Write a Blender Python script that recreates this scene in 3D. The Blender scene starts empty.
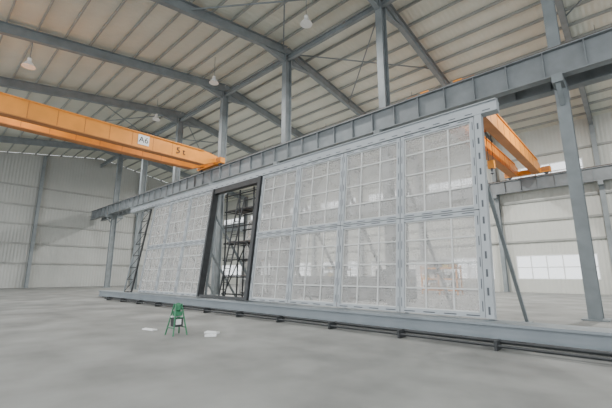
import bpy, bmesh, math, random
from mathutils import Vector as V
random.seed(4)
scene = bpy.context.scene

# ---------------------------------------------------------------- materials
def mat(name, col, rough=0.6, metal=0.0, var=0.12, scale=3.0, bump=0.0, stretch=(1,1,1)):
    m = bpy.data.materials.new(name); m.use_nodes = True
    nt = m.node_tree; b = nt.nodes['Principled BSDF']
    tc = nt.nodes.new('ShaderNodeTexCoord'); mp = nt.nodes.new('ShaderNodeMapping')
    mp.inputs['Scale'].default_value = stretch
    nz = nt.nodes.new('ShaderNodeTexNoise'); nz.inputs['Scale'].default_value = scale
    nz.inputs['Detail'].default_value = 6
    cr = nt.nodes.new('ShaderNodeValToRGB')
    c0 = [max(0, c*(1-var)) for c in col]; c1 = [min(1, c*(1+var)) for c in col]
    cr.color_ramp.elements[0].position = .3; cr.color_ramp.elements[1].position = .7
    cr.color_ramp.elements[0].color = (*c0, 1); cr.color_ramp.elements[1].color = (*c1, 1)
    L = nt.links.new
    L(tc.outputs['Object'], mp.inputs[0]); L(mp.outputs[0], nz.inputs['Vector'])
    L(nz.outputs['Fac'], cr.inputs[0]); L(cr.outputs[0], b.inputs['Base Color'])
    b.inputs['Roughness'].default_value = rough; b.inputs['Metallic'].default_value = metal
    if bump:
        bp = nt.nodes.new('ShaderNodeBump'); bp.inputs['Strength'].default_value = bump
        L(nz.outputs['Fac'], bp.inputs['Height']); L(bp.outputs[0], b.inputs['Normal'])
    return m

def cladding(name, col, axis, period, depth=0.25):
    m = mat(name, col, 0.7, 0, 0.06, 0.4)
    nt = m.node_tree; b = nt.nodes['Principled BSDF']; L = nt.links.new
    tc = nt.nodes.new('ShaderNodeTexCoord'); wv = nt.nodes.new('ShaderNodeTexWave')
    wv.bands_direction = axis; wv.inputs['Scale'].default_value = 0.314/period
    bp = nt.nodes.new('ShaderNodeBump'); bp.inputs['Strength'].default_value = depth
    bp.inputs['Distance'].default_value = .05
    L(tc.outputs['Object'], wv.inputs['Vector']); L(wv.outputs['Fac'], bp.inputs['Height'])
    L(bp.outputs[0], b.inputs['Normal'])
    return m

def sheer(name, col, cover, var=.08, scale=1.2, grid=0.0, period=.1):
    m = bpy.data.materials.new(name); m.use_nodes = True
    nt = m.node_tree; nt.nodes.clear(); L = nt.links.new
    out = nt.nodes.new('ShaderNodeOutputMaterial'); mx = nt.nodes.new('ShaderNodeMixShader')
    tr = nt.nodes.new('ShaderNodeBsdfTransparent'); df = nt.nodes.new('ShaderNodeBsdfDiffuse')
    df.inputs[0].default_value = (*col, 1)
    tc = nt.nodes.new('ShaderNodeTexCoord'); nz = nt.nodes.new('ShaderNodeTexNoise')
    nz.inputs['Scale'].default_value = scale; nz.inputs['Detail'].default_value = 8
    nz.inputs['Roughness'].default_value = .65
    mr = nt.nodes.new('ShaderNodeMapRange')
    mr.inputs['From Min'].default_value = .3; mr.inputs['From Max'].default_value = .7
    mr.inputs['To Min'].default_value = cover-var; mr.inputs['To Max'].default_value = cover+var
    L(tc.outputs['Object'], nz.inputs['Vector']); L(nz.outputs['Fac'], mr.inputs['Value'])
    fac = mr.outputs[0]
    if grid:
        for ax in ('X','Z'):
            wv = nt.nodes.new('ShaderNodeTexWave'); wv.bands_direction = ax
            wv.inputs['Scale'].default_value = .314/period
            ma = nt.nodes.new('ShaderNodeMath'); ma.operation='MULTIPLY_ADD'
            ma.inputs[1].default_value = grid
            L(tc.outputs['Object'], wv.inputs['Vector']); L(wv.outputs['Fac'], ma.inputs[0]); L(fac, ma.inputs[2])
            fac = ma.outputs[0]
    L(fac, mx.inputs[0]); L(tr.outputs[0], mx.inputs[1]); L(df.outputs[0], mx.inputs[2])
    L(mx.outputs[0], out.inputs[0])
    return m

M_floor = mat('concrete', (.20,.205,.195), .7, 0, .3, .6, .1)
M_roof = cladding('roof_sheet', (.66,.66,.58), 'X', .3, .3)
M_wallB = cladding('wall_sheet_back', (.52,.53,.49), 'X', .3, .4)
M_wallL = cladding('wall_sheet_left', (.40,.41,.39), 'Y', .35, .5)
M_steel = mat('painted_steel_grey', (.20,.225,.235), .55, 0, .15, 1.5)
M_steeld = mat('painted_steel_dark', (.19,.21,.22), .55, 0, .15, 1.5)
M_purlin = mat('purlin_steel', (.30,.31,.29), .6, 0, .1, 1)
M_frame = mat('frame_paint_light', (.34,.37,.39), .45, 0, .07, 2)
M_beam = mat('base_beam_paint', (.21,.24,.26), .45, 0, .1, 1.2)
M_bar = mat('grid_bar', (.54,.55,.54), .5, 0, .05, 2)
M_black = mat('black_steel', (.025,.028,.03), .5, 0, .3, 3)
M_slot = mat('slot_dark', (.07,.08,.09), .7, 0, .1, 3)
M_mesh = sheer('screen_mesh', (.50,.495,.48), .36, .14, 2.2, .06, .09)
M_orange = mat('crane_orange', (.75,.28,.03), .5, 0, .12, 1)
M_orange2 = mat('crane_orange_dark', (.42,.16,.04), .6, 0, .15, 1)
M_white = mat('white_paint', (.75,.76,.76), .5, 0, .05, 2)
M_lamp = mat('lamp_enamel', (.8,.8,.78), .35, 0, .03, 2)
M_ink = mat('black_ink', (.02,.02,.02), .6, 0, .1, 2)
M_green = mat('green_paint', (.03,.17,.08), .45, 0, .2, 3)
M_wood = mat('plywood', (.42,.32,.2), .7, 0, .2, 4)
M_rust = mat('brown_steel', (.10,.08,.07), .7, 0, .3, 4)
M_yellow = mat('yellow_paint', (.6,.45,.06), .6, 0, .25, 2)
M_glass = sheer('window_glass', (.8,.85,.88), .25, .02)

# ---------------------------------------------------------------- mesh builder
class MB:
    def __init__(s): s.v=[]; s.f=[]; s.m=[]; s.mats=[]
    def mi(s, m):
        if m not in s.mats: s.mats.append(m)
        return s.mats.index(m)
    def hexa(s, c, m):
        b=len(s.v); s.v += [tuple(p) for p in c]; k=s.mi(m)
        for f in ((0,3,2,1),(4,5,6,7),(0,1,5,4),(1,2,6,5),(2,3,7,6),(3,0,4,7)):
            s.f.append([b+i for i in f]); s.m.append(k)
    def obox(s,o,ax,ay,az,ra,rb,rc,m):
        o=V(o); P=lambda i,j,k: o+ax*ra[i]+ay*rb[j]+az*rc[k]
        s.hexa([P(0,0,0),P(1,0,0),P(1,1,0),P(0,1,0),P(0,0,1),P(1,0,1),P(1,1,1),P(0,1,1)],m)
    def box(s,x0,x1,y0,y1,z0,z1,m):
        s.obox((0,0,0),V((1,0,0)),V((0,1,0)),V((0,0,1)),(x0,x1),(y0,y1),(z0,z1),m)
    def basis(s,p,q,up):
        d=(V(q)-V(p)); L=d.length; d.normalize(); up=V(up)
        w=d.cross(up); w.normalize(); u=w.cross(d); u.normalize()
        return d,w,u,L
    def bar(s,p,q,wid,dep,m,up=(0,0,1)):
        d,w,u,L=s.basis(p,q,up)
        s.obox(p,d,w,u,(0,L),(-wid/2,wid/2),(-dep/2,dep/2),m)
    def hbeam(s,p,q,dep,wid,tf,m,up=(0,0,1),stiff=0):
        d,w,u,L=s.basis(p,q,up)
        s.obox(p,d,w,u,(0,L),(-wid/2,wid/2),(dep/2-tf,dep/2),m)
        s.obox(p,d,w,u,(0,L),(-wid/2,wid/2),(-dep/2,-dep/2+tf),m)
        s.obox(p,d,w,u,(0,L),(-tf/2,tf/2),(-dep/2+tf,dep/2-tf),m)
        if stiff:
            n=int(L/stiff)
            for i in range(1,n):
                s.obox(p,d,w,u,(i*stiff,i*stiff+.03),(-wid/2+.02,wid/2-.02),(-dep/2+tf,dep/2-tf),m)
    def tube(s,p,q,r,m,n=8,r2=None):
        r2 = r if r2 is None else r2
        up=(0,0,1) if abs((V(q)-V(p)).normalized().z)<.95 else (1,0,0)
        d,w,u,L=s.basis(p,q,up); b=len(s.v); k=s.mi(m)
        for (c,rr) in ((V(p),r),(V(q),r2)):
            for i in range(n):
                a=2*math.pi*i/n; s.v.append(tuple(c+w*(rr*math.cos(a))+u*(rr*math.sin(a))))
        for i in range(n):
            j=(i+1)%n; s.f.append([b+i,b+j,b+n+j,b+n+i]); s.m.append(k)
        s.f.append([b+i for i in range(n)]); s.m.append(k)
        s.f.append([b+n+i for i in range(n)]); s.m.append(k)
    def lathe(s,c,prof,m,n=20):
        b=len(s.v); k=s.mi(m); c=V(c)
        for (r,z) in prof:
            for i in range(n):
                a=2*math.pi*i/n; s.v.append(tuple(c+V((r*math.cos(a),r*math.sin(a),z))))
        for j in range(len(prof)-1):
            for i in range(n):
                i2=(i+1)%n; s.f.append([b+j*n+i,b+j*n+i2,b+(j+1)*n+i2,b+(j+1)*n+i]); s.m.append(k)
        s.f.append([b+i for i in range(n)]); s.m.append(k)
        s.f.append([b+(len(prof)-1)*n+i for i in range(n)]); s.m.append(k)
    def build(s,name,parent=None):
        me=bpy.data.meshes.new(name); me.from_pydata(s.v,[],s.f)
        for m in s.mats: me.materials.append(m)
        me.polygons.foreach_set('material_index',s.m)
        bm=bmesh.new(); bm.from_mesh(me); bmesh.ops.recalc_face_normals(bm,faces=bm.faces); bm.to_mesh(me); bm.free()
        ob=bpy.data.objects.new(name,me); scene.collection.objects.link(ob)
        if parent: ob.parent=parent
        return ob
X=V((1,0,0)); Y=V((0,1,0)); Z=V((0,0,1))

# ---------------------------------------------------------------- hall shell
XL,XR = -58.0, 22.0
YN,YR,YF = -6.0, 17.0, 39.0
ZR = 18.05; SL=.16
def zr(y): return ZR - SL*abs(y-YR)

mb=MB(); mb.box(-70,45,-25,50,-.2,0,M_floor); mb.build('floor')

def roofpiece(mb,x0,x1,y0,y1,m,off=.92,t=.06):
    a=zr(y0)+off; b=zr(y1)+off
    mb.hexa([(x0,y0,a),(x1,y0,a),(x1,y1,b),(x0,y1,b),(x0,y0,a+t),(x1,y0,a+t),(x1,y1,b+t),(x0,y1,b+t)],m)
mb=MB()
roofpiece(mb,XL,XR,YN,YR,M_roof)
roofpiece(mb,XL,XR,YR,YF,M_roof)
mb.build('ceiling')

mb=MB()
mb.hexa([(XL-.1,YN,0),(XL,YN,0),(XL,YR,0),(XL-.1,YR,0),(XL-.1,YN,zr(YN)+.9),(XL,YN,zr(YN)+.9),(XL,YR,ZR+.9),(XL-.1,YR,ZR+.9)],M_wallL)
mb.hexa([(XL-.1,YR,0),(XL,YR,0),(XL,YF,0),(XL-.1,YF,0),(XL-.1,YR,ZR+.9),(XL,YR,ZR+.9),(XL,YF,zr(YF)+.9),(XL-.1,YF,zr(YF)+.9)],M_wallL)
for z in (3,5.5,8,10.5,13):
    mb.box(XL,XL+.15,YN,YF,z,z+.2,M_purlin)
mb.build('wall_left')
for yy in (-2,4,10,23,29,35):
    mb=MB()
    mb.hbeam((XL+.45,yy,0),(XL+.45,yy,zr(yy)+.6),.5,.35,.04,M_steel,up=(1,0,0))
    mb.box(XL+.16,XL+.75,yy-.25,yy+.25,0,.04,M_steel)
    mb.build('gable_column')

mb=MB()
za,zb=10.3,11.9; zc,zd=1.2,3.4
win=[]
mb.box(XL,XR,YF,YF+.1,0,zc,M_wallB); mb.box(XL,XR,YF,YF+.1,zd,za,M_wallB); mb.box(XL,XR,YF,YF+.1,zb,zr(YF)+.92,M_wallB)
bays=[(-25.73+8.13*i, -25.73+8.13*(i+1)) for i in range(-4,6)]
px=XL
for (a,b) in bays:
    w0,w1=a+1.0,b-1.0
    if w0<px+.2: w0=px+.2
    if w1>XR-.2: w1=XR-.2
    if w1-w0<1: continue
    mb.box(px,w0,YF,YF+.1,za,zb,M_wallB); mb.box(px,w0,YF,YF+.1,zc,zd,M_wallB)
    win.append((w0,w1)); px=w1
mb.box(px,XR,YF,YF+.1,za,zb,M_wallB); mb.box(px,XR,YF,YF+.1,zc,zd,M_wallB)
for z in (4.6,6.5,8.4,12.7):
    mb.box(XL,XR,YF-.15,YF,z,z+.18,M_purlin)
mb.build('wall_back')
k=1
for (w0,w1) in win:
    for (z0,z1) in ((za,zb),(zc,zd)):
        mb=MB()
        mb.box(w0,w1,YF+.03,YF+.05,z0,z1,M_glass)
        n=5
        for i in range(n+1):
            xx=w0+(w1-w0)*i/n; xx=min(max(xx,w0+.04),w1-.04)
            mb.box(xx-.04,xx+.04,YF-.02,YF+.08,z0,z1,M_white)
        for zz in (z0+.04,(z0+z1)/2,z1-.04):
            mb.box(w0,w1,YF-.01,YF+.07,zz-.04,zz+.04,M_white)
        mb.build('window_%d'%k); k+=1

cx=[-25.73+8.13*i for i in range(-3,6)]
for c in cx:
    mb=MB()
    mb.hbeam((c,YR,0),(c,YR,ZR),.6,.42,.05,M_steel,up=(0,1,0))
    mb.box(c-.4,c+.4,YR-.5,YR+.5,0,.05,M_steel)
    for sgn in (-1,1):
        mb.box(c-.18,c+.18,min(YR+sgn*.3,YR+sgn*1.05),max(YR+sgn*.3,YR+sgn*1.05),9.0,9.35,M_steel)
        mb.bar((c,YR+sgn*.95,9.0),(c,YR+sgn*.3,8.3),.16,.12,M_steel)
    mb.build('steel_column')
    mb=MB()
    mb.hbeam((c,YF-.4,0),(c,YF-.4,zr(YF)),.5,.35,.04,M_steel,up=(0,1,0))
    mb.box(c-.18,c+.18,YF-1.3,YF-.65,9.0,9.35,M_steel)
    mb.box(c-.3,c+.3,YF-.75,YF-.1,0,.04,M_steel)
    mb.build('wall_column')
    mb=MB()
    mb.hbeam((c,YN,zr(YN)+.35),(c,YR,ZR+.35),.7,.32,.045,M_steel)
    mb.hbeam((c,YR,ZR+.35),(c,YF,zr(YF)+.35),.7,.32,.045,M_steel)
    for sgn in (-1,1):
        p=[(c-.04,YR+sgn*.3,ZR-.7),(c+.04,YR+sgn*.3,ZR-.7),(c+.04,YR+sgn*2.4,zr(YR+2.4)),(c-.04,YR+sgn*2.4,zr(YR+2.4)),
           (c-.04,YR+sgn*.3,ZR),(c+.04,YR+sgn*.3,ZR),(c+.04,YR+sgn*2.4,zr(YR+2.4)+.06),(c-.04,YR+sgn*2.4,zr(YR+2.4)+.06)]
        mb.hexa(p,M_steel)
        mb.bar((c,YR+sgn*.3,ZR-.7),(c,YR+sgn*2.4,zr(YR+2.4)),.3,.05,M_steel)
    mb.build('roof_rafter')

mb=MB()
y=YN+.4
while y<YF:
    if abs(y-YR)>.3:
        mb.box(XL,XR,y-.04,y+.04,zr(y)+.70,zr(y)+.90,M_purlin)
    y+=1.45
mb.build('roof_purlins')
mb=MB()
mb.hbeam((XL,YR,ZR-.25),(XR,YR,ZR-.25),.4,.25,.03,M_steel)
for i,c in enumerate(cx[:-1]):
    d=cx[i+1]
    if i in (1,4,6):
        for (ya,yb) in ((YR-.4,YR-8),(YR+.4,YR+8)):
            mb.tube((c,ya,zr(ya)+.4),(d,yb,zr(yb)+.4),.05,M_steel,6)
            mb.tube((d,ya,zr(ya)+.4),(c,yb,zr(yb)+.4),.05,M_steel,6)
mb.build('roof_bracing')

for (yy) in (YR-.68,YR+.68,YF-1.05):
    mb=MB()
    mb.hbeam((XL+.9,yy,9.95),(XR,yy,9.95),1.2,.42,.05,M_steeld,stiff=1.35)
    mb.box(XL+.9,XR,yy-.05,yy+.05,10.55,10.67,M_rust)
    mb.build('crane_runway_girder')

# ---------------------------------------------------------------- overhead cranes
def text(s,loc,size,rot,m,parent):
    cu=bpy.data.curves.new('lettering','FONT'); cu.body=s; cu.size=size; cu.extrude=.005
    cu.align_x='CENTER'; cu.align_y='CENTER'; cu.materials.append(m)
    o=bpy.data.objects.new('lettering',cu); scene.collection.objects.link(o)
    o.location=loc; o.rotation_euler=rot; o.parent=parent; return o
def crane(x,ya,yb,ytr):
    e=bpy.data.objects.new('overhead_crane',None); scene.collection.objects.link(e)
    mb=MB()
    for dx in (-.9,.9):
        mb.box(x+dx-.22,x+dx+.22,ya+1.4,yb-1.4,10.62,11.7,M_orange)
        mb.box(x+dx-.3,x+dx+.3,ya+1.4,yb-1.4,11.7,11.76,M_orange)
        mb.box(x+dx-.3,x+dx+.3,ya+1.4,yb-1.4,10.56,10.62,M_orange2)
        for (y0,y1) in ((ya+1.4,ya),(yb-1.4,yb)):
            a,b=x+dx-.22,x+dx+.22
            mb.hexa([(a,y0,10.56),(b,y0,10.56),(b,y1,11.1),(a,y1,11.1),(a,y0,11.76),(b,y0,11.76),(b,y1,11.55),(a,y1,11.55)],M_orange)
        mb.box(x+dx-.03,x+dx+.03,ya+.5,yb-.5,11.76,11.83,M_rust)
        n=int((yb-ya-3)/1.5)
        for i in range(n):
            yy=ya+1.8+i*1.5; mb.box(x+dx-.235,x+dx+.235,yy,yy+.03,10.64,11.68,M_orange2)
    mb.build('bridge_girders',e)
    mb=MB()
    for yy in (ya,yb):
        mb.box(x-1.9,x+1.9,yy-.2,yy+.2,10.85,11.3,M_orange)
        for dx in (-1.5,1.5):
            mb.tube((x+dx,yy-.1,10.88),(x+dx,yy+.1,10.88),.2,M_slot,16)
            mb.box(x+dx-.3,x+dx+.3,yy-.24,yy+.24,10.95,11.35,M_orange2)
    mb.build('end_carriages',e)
    mb=MB()
    mb.box(x-1.1,x+1.1,ytr-.8,ytr+.8,11.83,12.0,M_orange2)
    mb.tube((x-.6,ytr,12.3),(x+.6,ytr,12.3),.33,M_steeld,16)
    mb.box(x-1,x-.6,ytr-.4,ytr+.4,12.0,12.7,M_orange)
    for d in (-.15,.15): mb.tube((x+d,ytr,12.1),(x+d,ytr,9.3),.02,M_black,6)
    mb.box(x-.2,x+.2,ytr-.18,ytr+.18,8.8,9.35,M_orange)
    mb.lathe((x,ytr,8.45),[(.03,.4),(.08,.3),(.05,.1),(.12,0),(.02,-.08)],M_slot,10)
    mb.build('hoist_trolley',e)
    return e
CX=-26.4
e1=crane(CX,-4.6,YR-.68,0.5)
mb=MB()
fx=CX+.9+.24
mb.box(fx,fx+.01,9.6,10.4,10.85,11.6,M_white)
pl=mb.build('number_plate',e1)
text('A6',(fx+.015,10.0,11.22),.6,(math.pi/2,0,math.pi/2),M_ink,e1)
text('5 t',(fx+.015,12.9,11.15),.7,(math.pi/2,0,math.pi/2),M_ink,e1)
crane(-6.5,YR+.68,YF-1.05,26.0)

# ---------------------------------------------------------------- leaning panel wall
O=V((0,10.3,.48)); UP=V((0,.65,5.82)); LP=UP.length; UP.normalize(); N=V((0,-UP.z,UP.y))
PW=2.44
def panel(x0,x1,t0,t1,name='framed_mesh_panel'):
    mb=MB(); fw=.125
    g=.012; x0+=g;x1-=g;t0+=g;t1-=g
    B=lambda xa,xb,ta,tb,na,nb,m: mb.obox(O,X,UP,N,(xa,xb),(ta,tb),(na,nb),m)
    B(x0,x0+fw,t0,t1,0,.12,M_frame); B(x1-fw,x1,t0,t1,0,.12,M_frame)
    B(x0+fw,x1-fw,t0,t0+fw,0,.12,M_frame); B(x0+fw,x1-fw,t1-fw,t1,0,.12,M_frame)
    B(x0+fw,x0+fw+.035,t0+fw,t1-fw,.02,.07,M_bar); B(x1-fw-.035,x1-fw,t0+fw,t1-fw,.02,.07,M_bar)
    B(x0+fw,x1-fw,t0+fw,t0+fw+.035,.02,.07,M_bar); B(x0+fw,x1-fw,t1-fw-.035,t1-fw,.02,.07,M_bar)
    B(x0+fw,x1-fw,t0+fw,t1-fw,.03,.036,M_mesh)
    for i in (1,2):
        c=x0+(x1-x0)*i/3; B(c-.022,c+.022,t0+fw,t1-fw,.036,.075,M_bar)
    for i in (1,2,3):
        c=t0+(t1-t0)*i/4; B(x0+fw,x1-fw,c-.022,c+.022,.036,.07,M_bar)
    n=4
    for i in range(n):
        c=x0+(x1-x0)*(i+.5)/n
        for tt in (t0+.05,t1-.05): B(c-.17,c+.17,tt-.014,tt+.014,.12,.124,M_slot)
    for i in range(n+1):
        c=t0+(t1-t0)*(i+.5)/(n+1)
        for xx in (x0+.05,x1-.05): B(xx-.011,xx+.011,c-.13,c+.13,.12,.124,M_slot)
    return mb.build(name)
rx=[-3.05-PW*i for i in range(5)]
lx=[-17.05-PW*i for i in range(4)]
for xs in (rx,lx):
    for i in range(len(xs)-1):
        panel(xs[i+1],xs[i],0,LP/2); panel(xs[i+1],xs[i],LP/2,LP)

mb=MB()
B=lambda xa,xb,ta,tb,na,nb,m: mb.obox(O,X,UP,N,(xa,xb),(ta,tb),(na,nb),m)
XE=-2.4
B(-28.5,XE,LP+.01,LP+.33,-.12,.16,M_frame)
B(-28.5,XE,LP+.33,LP+.36,-.18,.22,M_frame)
B(-28.5,XE,LP+.36,LP+.44,-.05,.05,M_steel)
i=0
while -28.3+i*.5<XE-.3:
    xx=-28.3+i*.5; B(xx,xx+.22,LP+.07,LP+.1,.16,.164,M_slot); i+=1
mb.build('top_rail_beam')

mb=MB()
mb.box(-30,6,9.70,10.28,.10,.40,M_beam); mb.box(-30,6,9.62,10.45,.40,.46,M_beam); mb.box(-30,6,9.62,10.4,.06,.10,M_beam)
x=-29.5
while x<6:
    mb.box(x,x+.25,9.75,10.35,0,.06,M_rust); x+=2.44
mb.build('base_girder')

def sup(x):
    mb=MB()
    a=V((x,10.62,0)); top=O+X*x+UP*(LP-.1)+N*(-.25)
    mb.bar(tuple(a),tuple(top),.1,.1,M_steel,up=(1,0,0))
    mb.bar((x,14.6,0),tuple(O+X*x+UP*(LP*.75)-N*.28),.1,.1,M_steel,up=(1,0,0))
    mb.box(x-.15,x+.15,14.4,14.8,0,.03,M_steel)
    mb.box(x-.12,x+.12,10.5,10.8,0,.02,M_steel)
    mb.build('rear_support_strut')
for xx in rx+lx: sup(xx)
mb=MB()
mb.obox(O,X,UP,N,(-3.04,-2.84),(0,LP),(-.05,.16),M_frame)
for i in range(12):
    mb.obox(O,X,UP,N,(-2.97,-2.92),(.1+i*.48,.3+i*.48),(.16,.164),M_slot)
mb.build('end_post')

mb=MB()
B=lambda xa,xb,ta,tb,na,nb,m: mb.obox(O,X,UP,N,(xa,xb),(ta,tb),(na,nb),m)
B(-13.06,-12.84,0,LP,-.15,.22,M_black)
B(-17.02,-16.88,0,LP,-.15,.2,M_black)
B(-16.88,-13.06,LP-.28,LP,-.1,.15,M_black)
B(-16.88,-13.06,0,.12,-.1,.15,M_black)
mb.build('black_portal_frame')

mb=MB()
for yy in (11.6,12.9):
    for xx in (-16.8,-15.6,-14.4,-13.2):
        mb.tube((xx,yy,0),(xx,yy,6.2),.045,M_black,8)
        mb.box(xx-.1,xx+.1,yy-.1,yy+.1,0,.02,M_black)
    for z in (.6,1.5,2.4,3.3,4.2,5.1,6.0):
        mb.tube((-16.95,yy,z),(-13.05,yy,z),.04,M_black,8)
for xx in (-16.8,-15.6,-14.4,-13.2):
    for z in (1.5,3.3,5.1): mb.tube((xx,11.5,z),(xx,13,z),.035,M_black,8)
for z in (1.5,3.3,5.1): mb.box(-16.8,-13.2,11.7,12.8,z+.05,z+.1,M_rust)
mb.tube((-16.8,11.55,.4),(-14.8,11.55,3.3),.03,M_black,8); mb.tube((-14.8,11.55,3.3),(-13.2,11.55,.6),.03,M_black,8)
mb.build('scaffold_rack')
mb=MB()
for dx in (0,.5):
    mb.bar((-16.1+dx,10.75,.0),(-15.3+dx,11.3,5.6),.07,.05,M_black,up=(0,1,0))
for i in range(16):
    f=(i+.5)/16; p=V((-16.1,10.75,.0)).lerp(V((-15.3,11.3,5.6)),f)
    mb.tube(tuple(p),tuple(p+X*.5),.02,M_black,6)
mb.build('ladder')

for (xa,yy) in ((-16.9,14.9),(-19.8,14.9)):
    mb=MB(); o=V((xa,yy,0)); u=V((0,.12,1)).normalized(); n=V((0,-u.z,u.y))
    mb.obox(o,X,u,n,(0,2.4),(0.02,5.4),(0,.01),M_mesh)
    for a in (0,.8,1.6,2.32): mb.obox(o,X,u,n,(a,a+.08),(0,5.4),(.01,.08),M_bar)
    for t in (0,1.3,2.65,4.0,5.3): mb.obox(o,X,u,n,(0,2.4),(t,t+.1),(.01,.07),M_bar)
    mb.build('stored_mesh_panel')

mb=MB()
def lat(x0,x1,yb,yt,zt):
    a0,a1=V((x0,yb,.49)),V((x0+.5,yt,zt)); b0,b1=V((x1,yb,.49)),V((x1+.5,yt,zt))
    mb.bar(tuple(a0),tuple(a1),.08,.08,M_steel,up=(0,1,0)); mb.bar(tuple(b0),tuple(b1),.1,.1,M_black,up=(0,1,0))
    n=7
    for i in range(n+1):
        f=i/n; mb.tube(tuple(a0.lerp(a1,f)),tuple(b0.lerp(b1,f)),.03,M_black,6)
        if i<n:
            g=(i+1)/n
            mb.tube(tuple(a0.lerp(a1,f)),tuple(b0.lerp(b1,g)),.02,M_black,6)
lat(-26.4,-25.2,10.1,10.75,6.15)
mb.build('lattice_mast')

mb=MB()
for (yy,r,z) in ((9.0,.04,.16),(8.75,.03,.10)):
    mb.tube((-26,yy,z),(6,yy,z),r,M_black,8)
for i in range(14):
    xx=-25.5+i*2.3; mb.box(xx,xx+.06,8.7,9.05,0,.2,M_black)
mb.build('floor_pipe_rail')

# ---------------------------------------------------------------- small things in front
mb=MB()
cx0,cy0=-9.5,5.1
for s in (-1,1):
    mb.tube((cx0-.22*1,cy0+s*.2,0),(cx0-.05,cy0+s*.08,.82),.02,M_green,8)
    mb.tube((cx0+.22*1,cy0+s*.2,0),(cx0+.05,cy0+s*.08,.82),.02,M_green,8)
mb.tube((cx0-.17,cy0-.17,.2),(cx0+.17,cy0-.17,.2),.015,M_green,6)
mb.tube((cx0-.17,cy0+.17,.2),(cx0+.17,cy0+.17,.2),.015,M_green,6)
mb.tube((cx0-.12,cy0-.13,.45),(cx0-.12,cy0+.13,.45),.015,M_green,6)
mb.tube((cx0+.12,cy0-.13,.45),(cx0+.12,cy0+.13,.45),.015,M_green,6)
mb.box(cx0-.13,cx0+.13,cy0-.11,cy0+.11,.22,.46,M_black)
mb.box(cx0-.1,cx0+.1,cy0-.09,cy0+.09,.5,.62,M_green)
mb.box(cx0-.14,cx0-.02,cy0-.14,cy0+.1,.46,.5,M_white)
mb.lathe((cx0,cy0,.62),[(.05,0),(.09,.03),(.09,.17),(.04,.22)],M_green,12)
mb.box(cx0+.131,cx0+.14,cy0-.1,cy0+.05,.28,.42,M_white)
mb.build('tool_stand')
def scrap(x,y,l,w,h,a,m,name):
    mb=MB(); d=V((math.cos(a),math.sin(a),0)); e=V((-math.sin(a),math.cos(a),0))
    mb.obox((x,y,0),d,e,Z,(-l/2,l/2),(-w/2,w/2),(0,h),m)
    mb.obox((x,y,0),d,e,Z,(-l/2+.04,l/2-.08),(-w/2+.03,w/2-.06),(h,h*1.5),m)
    return mb.build(name)
scrap(-9.0,5.9,.4,.16,.04,.4,M_white,'packing_foam_offcut')
scrap(-8.6,5.6,.3,.15,.04,1.0,M_white,'packing_foam_offcut')
scrap(-10.9,5.0,.5,.16,.03,.2,M_white,'packing_foam_offcut')

# ---------------------------------------------------------------- things in the far bay
mb=MB()
mb.box(-22,-14,35,37,.1,3.0,M_white); mb.box(-22.1,-13.9,34.9,37.05,3.0,3.15,M_steel); mb.box(-22,-14,35,37,0,.1,M_steeld)
for i in range(4):
    a=-21.6+i*1.9
    if i==2: mb.box(a,a+.95,34.95,35,.1,2.2,M_beam); continue
    mb.box(a,a+1.3,34.95,35,1.0,2.2,M_slot)
    mb.box(a-.05,a+1.35,34.92,34.95,.95,1.0,M_frame); mb.box(a+.63,a+.67,34.92,34.95,1.0,2.2,M_frame)
mb.build('site_cabin')
def rack(x,y,m):
    mb=MB()
    for dx in (0,1.5,3.0):
        for dy in (0,1): mb.box(x+dx,x+dx+.1,y+dy,y+dy+.1,0,2.4,m)
    for z in (.3,1.2,2.1):
        for dy in (0,1): mb.box(x,x+3.1,y+dy,y+dy+.08,z,z+.12,m)
        for i in range(5):
            h=random.uniform(.2,.6); mb.box(x+.15+i*.58,x+.6+i*.58,y+.15,y+.9,z+.12,z+.12+h,random.choice([M_steel,M_white,M_beam,M_wood,M_yellow]))
    mb.build('storage_rack')
rack(-14,30,M_orange); rack(-26,31,M_beam)
mb=MB()
for j in range(4):
    for i in range(5):
        mb.hbeam((-20,20+i*.45,.27+j*.36),(-10.5,20+i*.45,.27+j*.36),.32,.3,.03,M_steel)
for xx in (-19,-15,-11.5): mb.box(xx,xx+.15,19.7,22.1,0,.11,M_wood)
mb.build('steel_beam_stack')

# ---------------------------------------------------------------- lamps
def lamp(x,y,z,power):
    mb=MB(); top=zr(y)+.72
    mb.tube((x,y,z+.55),(x,y,top),.02,M_steeld,6)
    mb.lathe((x,y,z),[(.36,0),(.34,.05),(.16,.3),(.12,.34),(.12,.55),(.03,.6)],M_lamp,20)
    ob=mb.build('high_bay_lamp')
    l=bpy.data.lights.new('lamp_light','AREA'); l.shape='DISK'; l.size=.6; l.energy=power; l.color=(1,.98,.95)
    lo=bpy.data.objects.new('lamp_light',l); scene.collection.objects.link(lo); lo.location=(x,y,z-.05); lo.parent=ob
for xx in (-12.4,-22.0,-31.7,-41.4): lamp(xx,13.5,16.0,700)
for xx in (0,-12.4,-22.0,-31.7,-45): lamp(xx,27,15.0,2600)
for xx in (-3,-14,-26): lamp(xx,3,14.2,500)

# ---------------------------------------------------------------- world and camera
w=bpy.data.worlds.new('sky'); scene.world=w; w.use_nodes=True
bg=w.node_tree.nodes['Background']; bg.inputs[0].default_value=(.94,.97,1,1); bg.inputs[1].default_value=2.9

cam=bpy.data.cameras.new('camera'); co=bpy.data.objects.new('camera',cam); scene.collection.objects.link(co)
cam.sensor_width=36; cam.lens=355/612*36; cam.clip_end=500
co.location=(0,0,1.6); co.rotation_euler=(math.radians(90+11.3),0,math.radians(42.6))
scene.camera=co
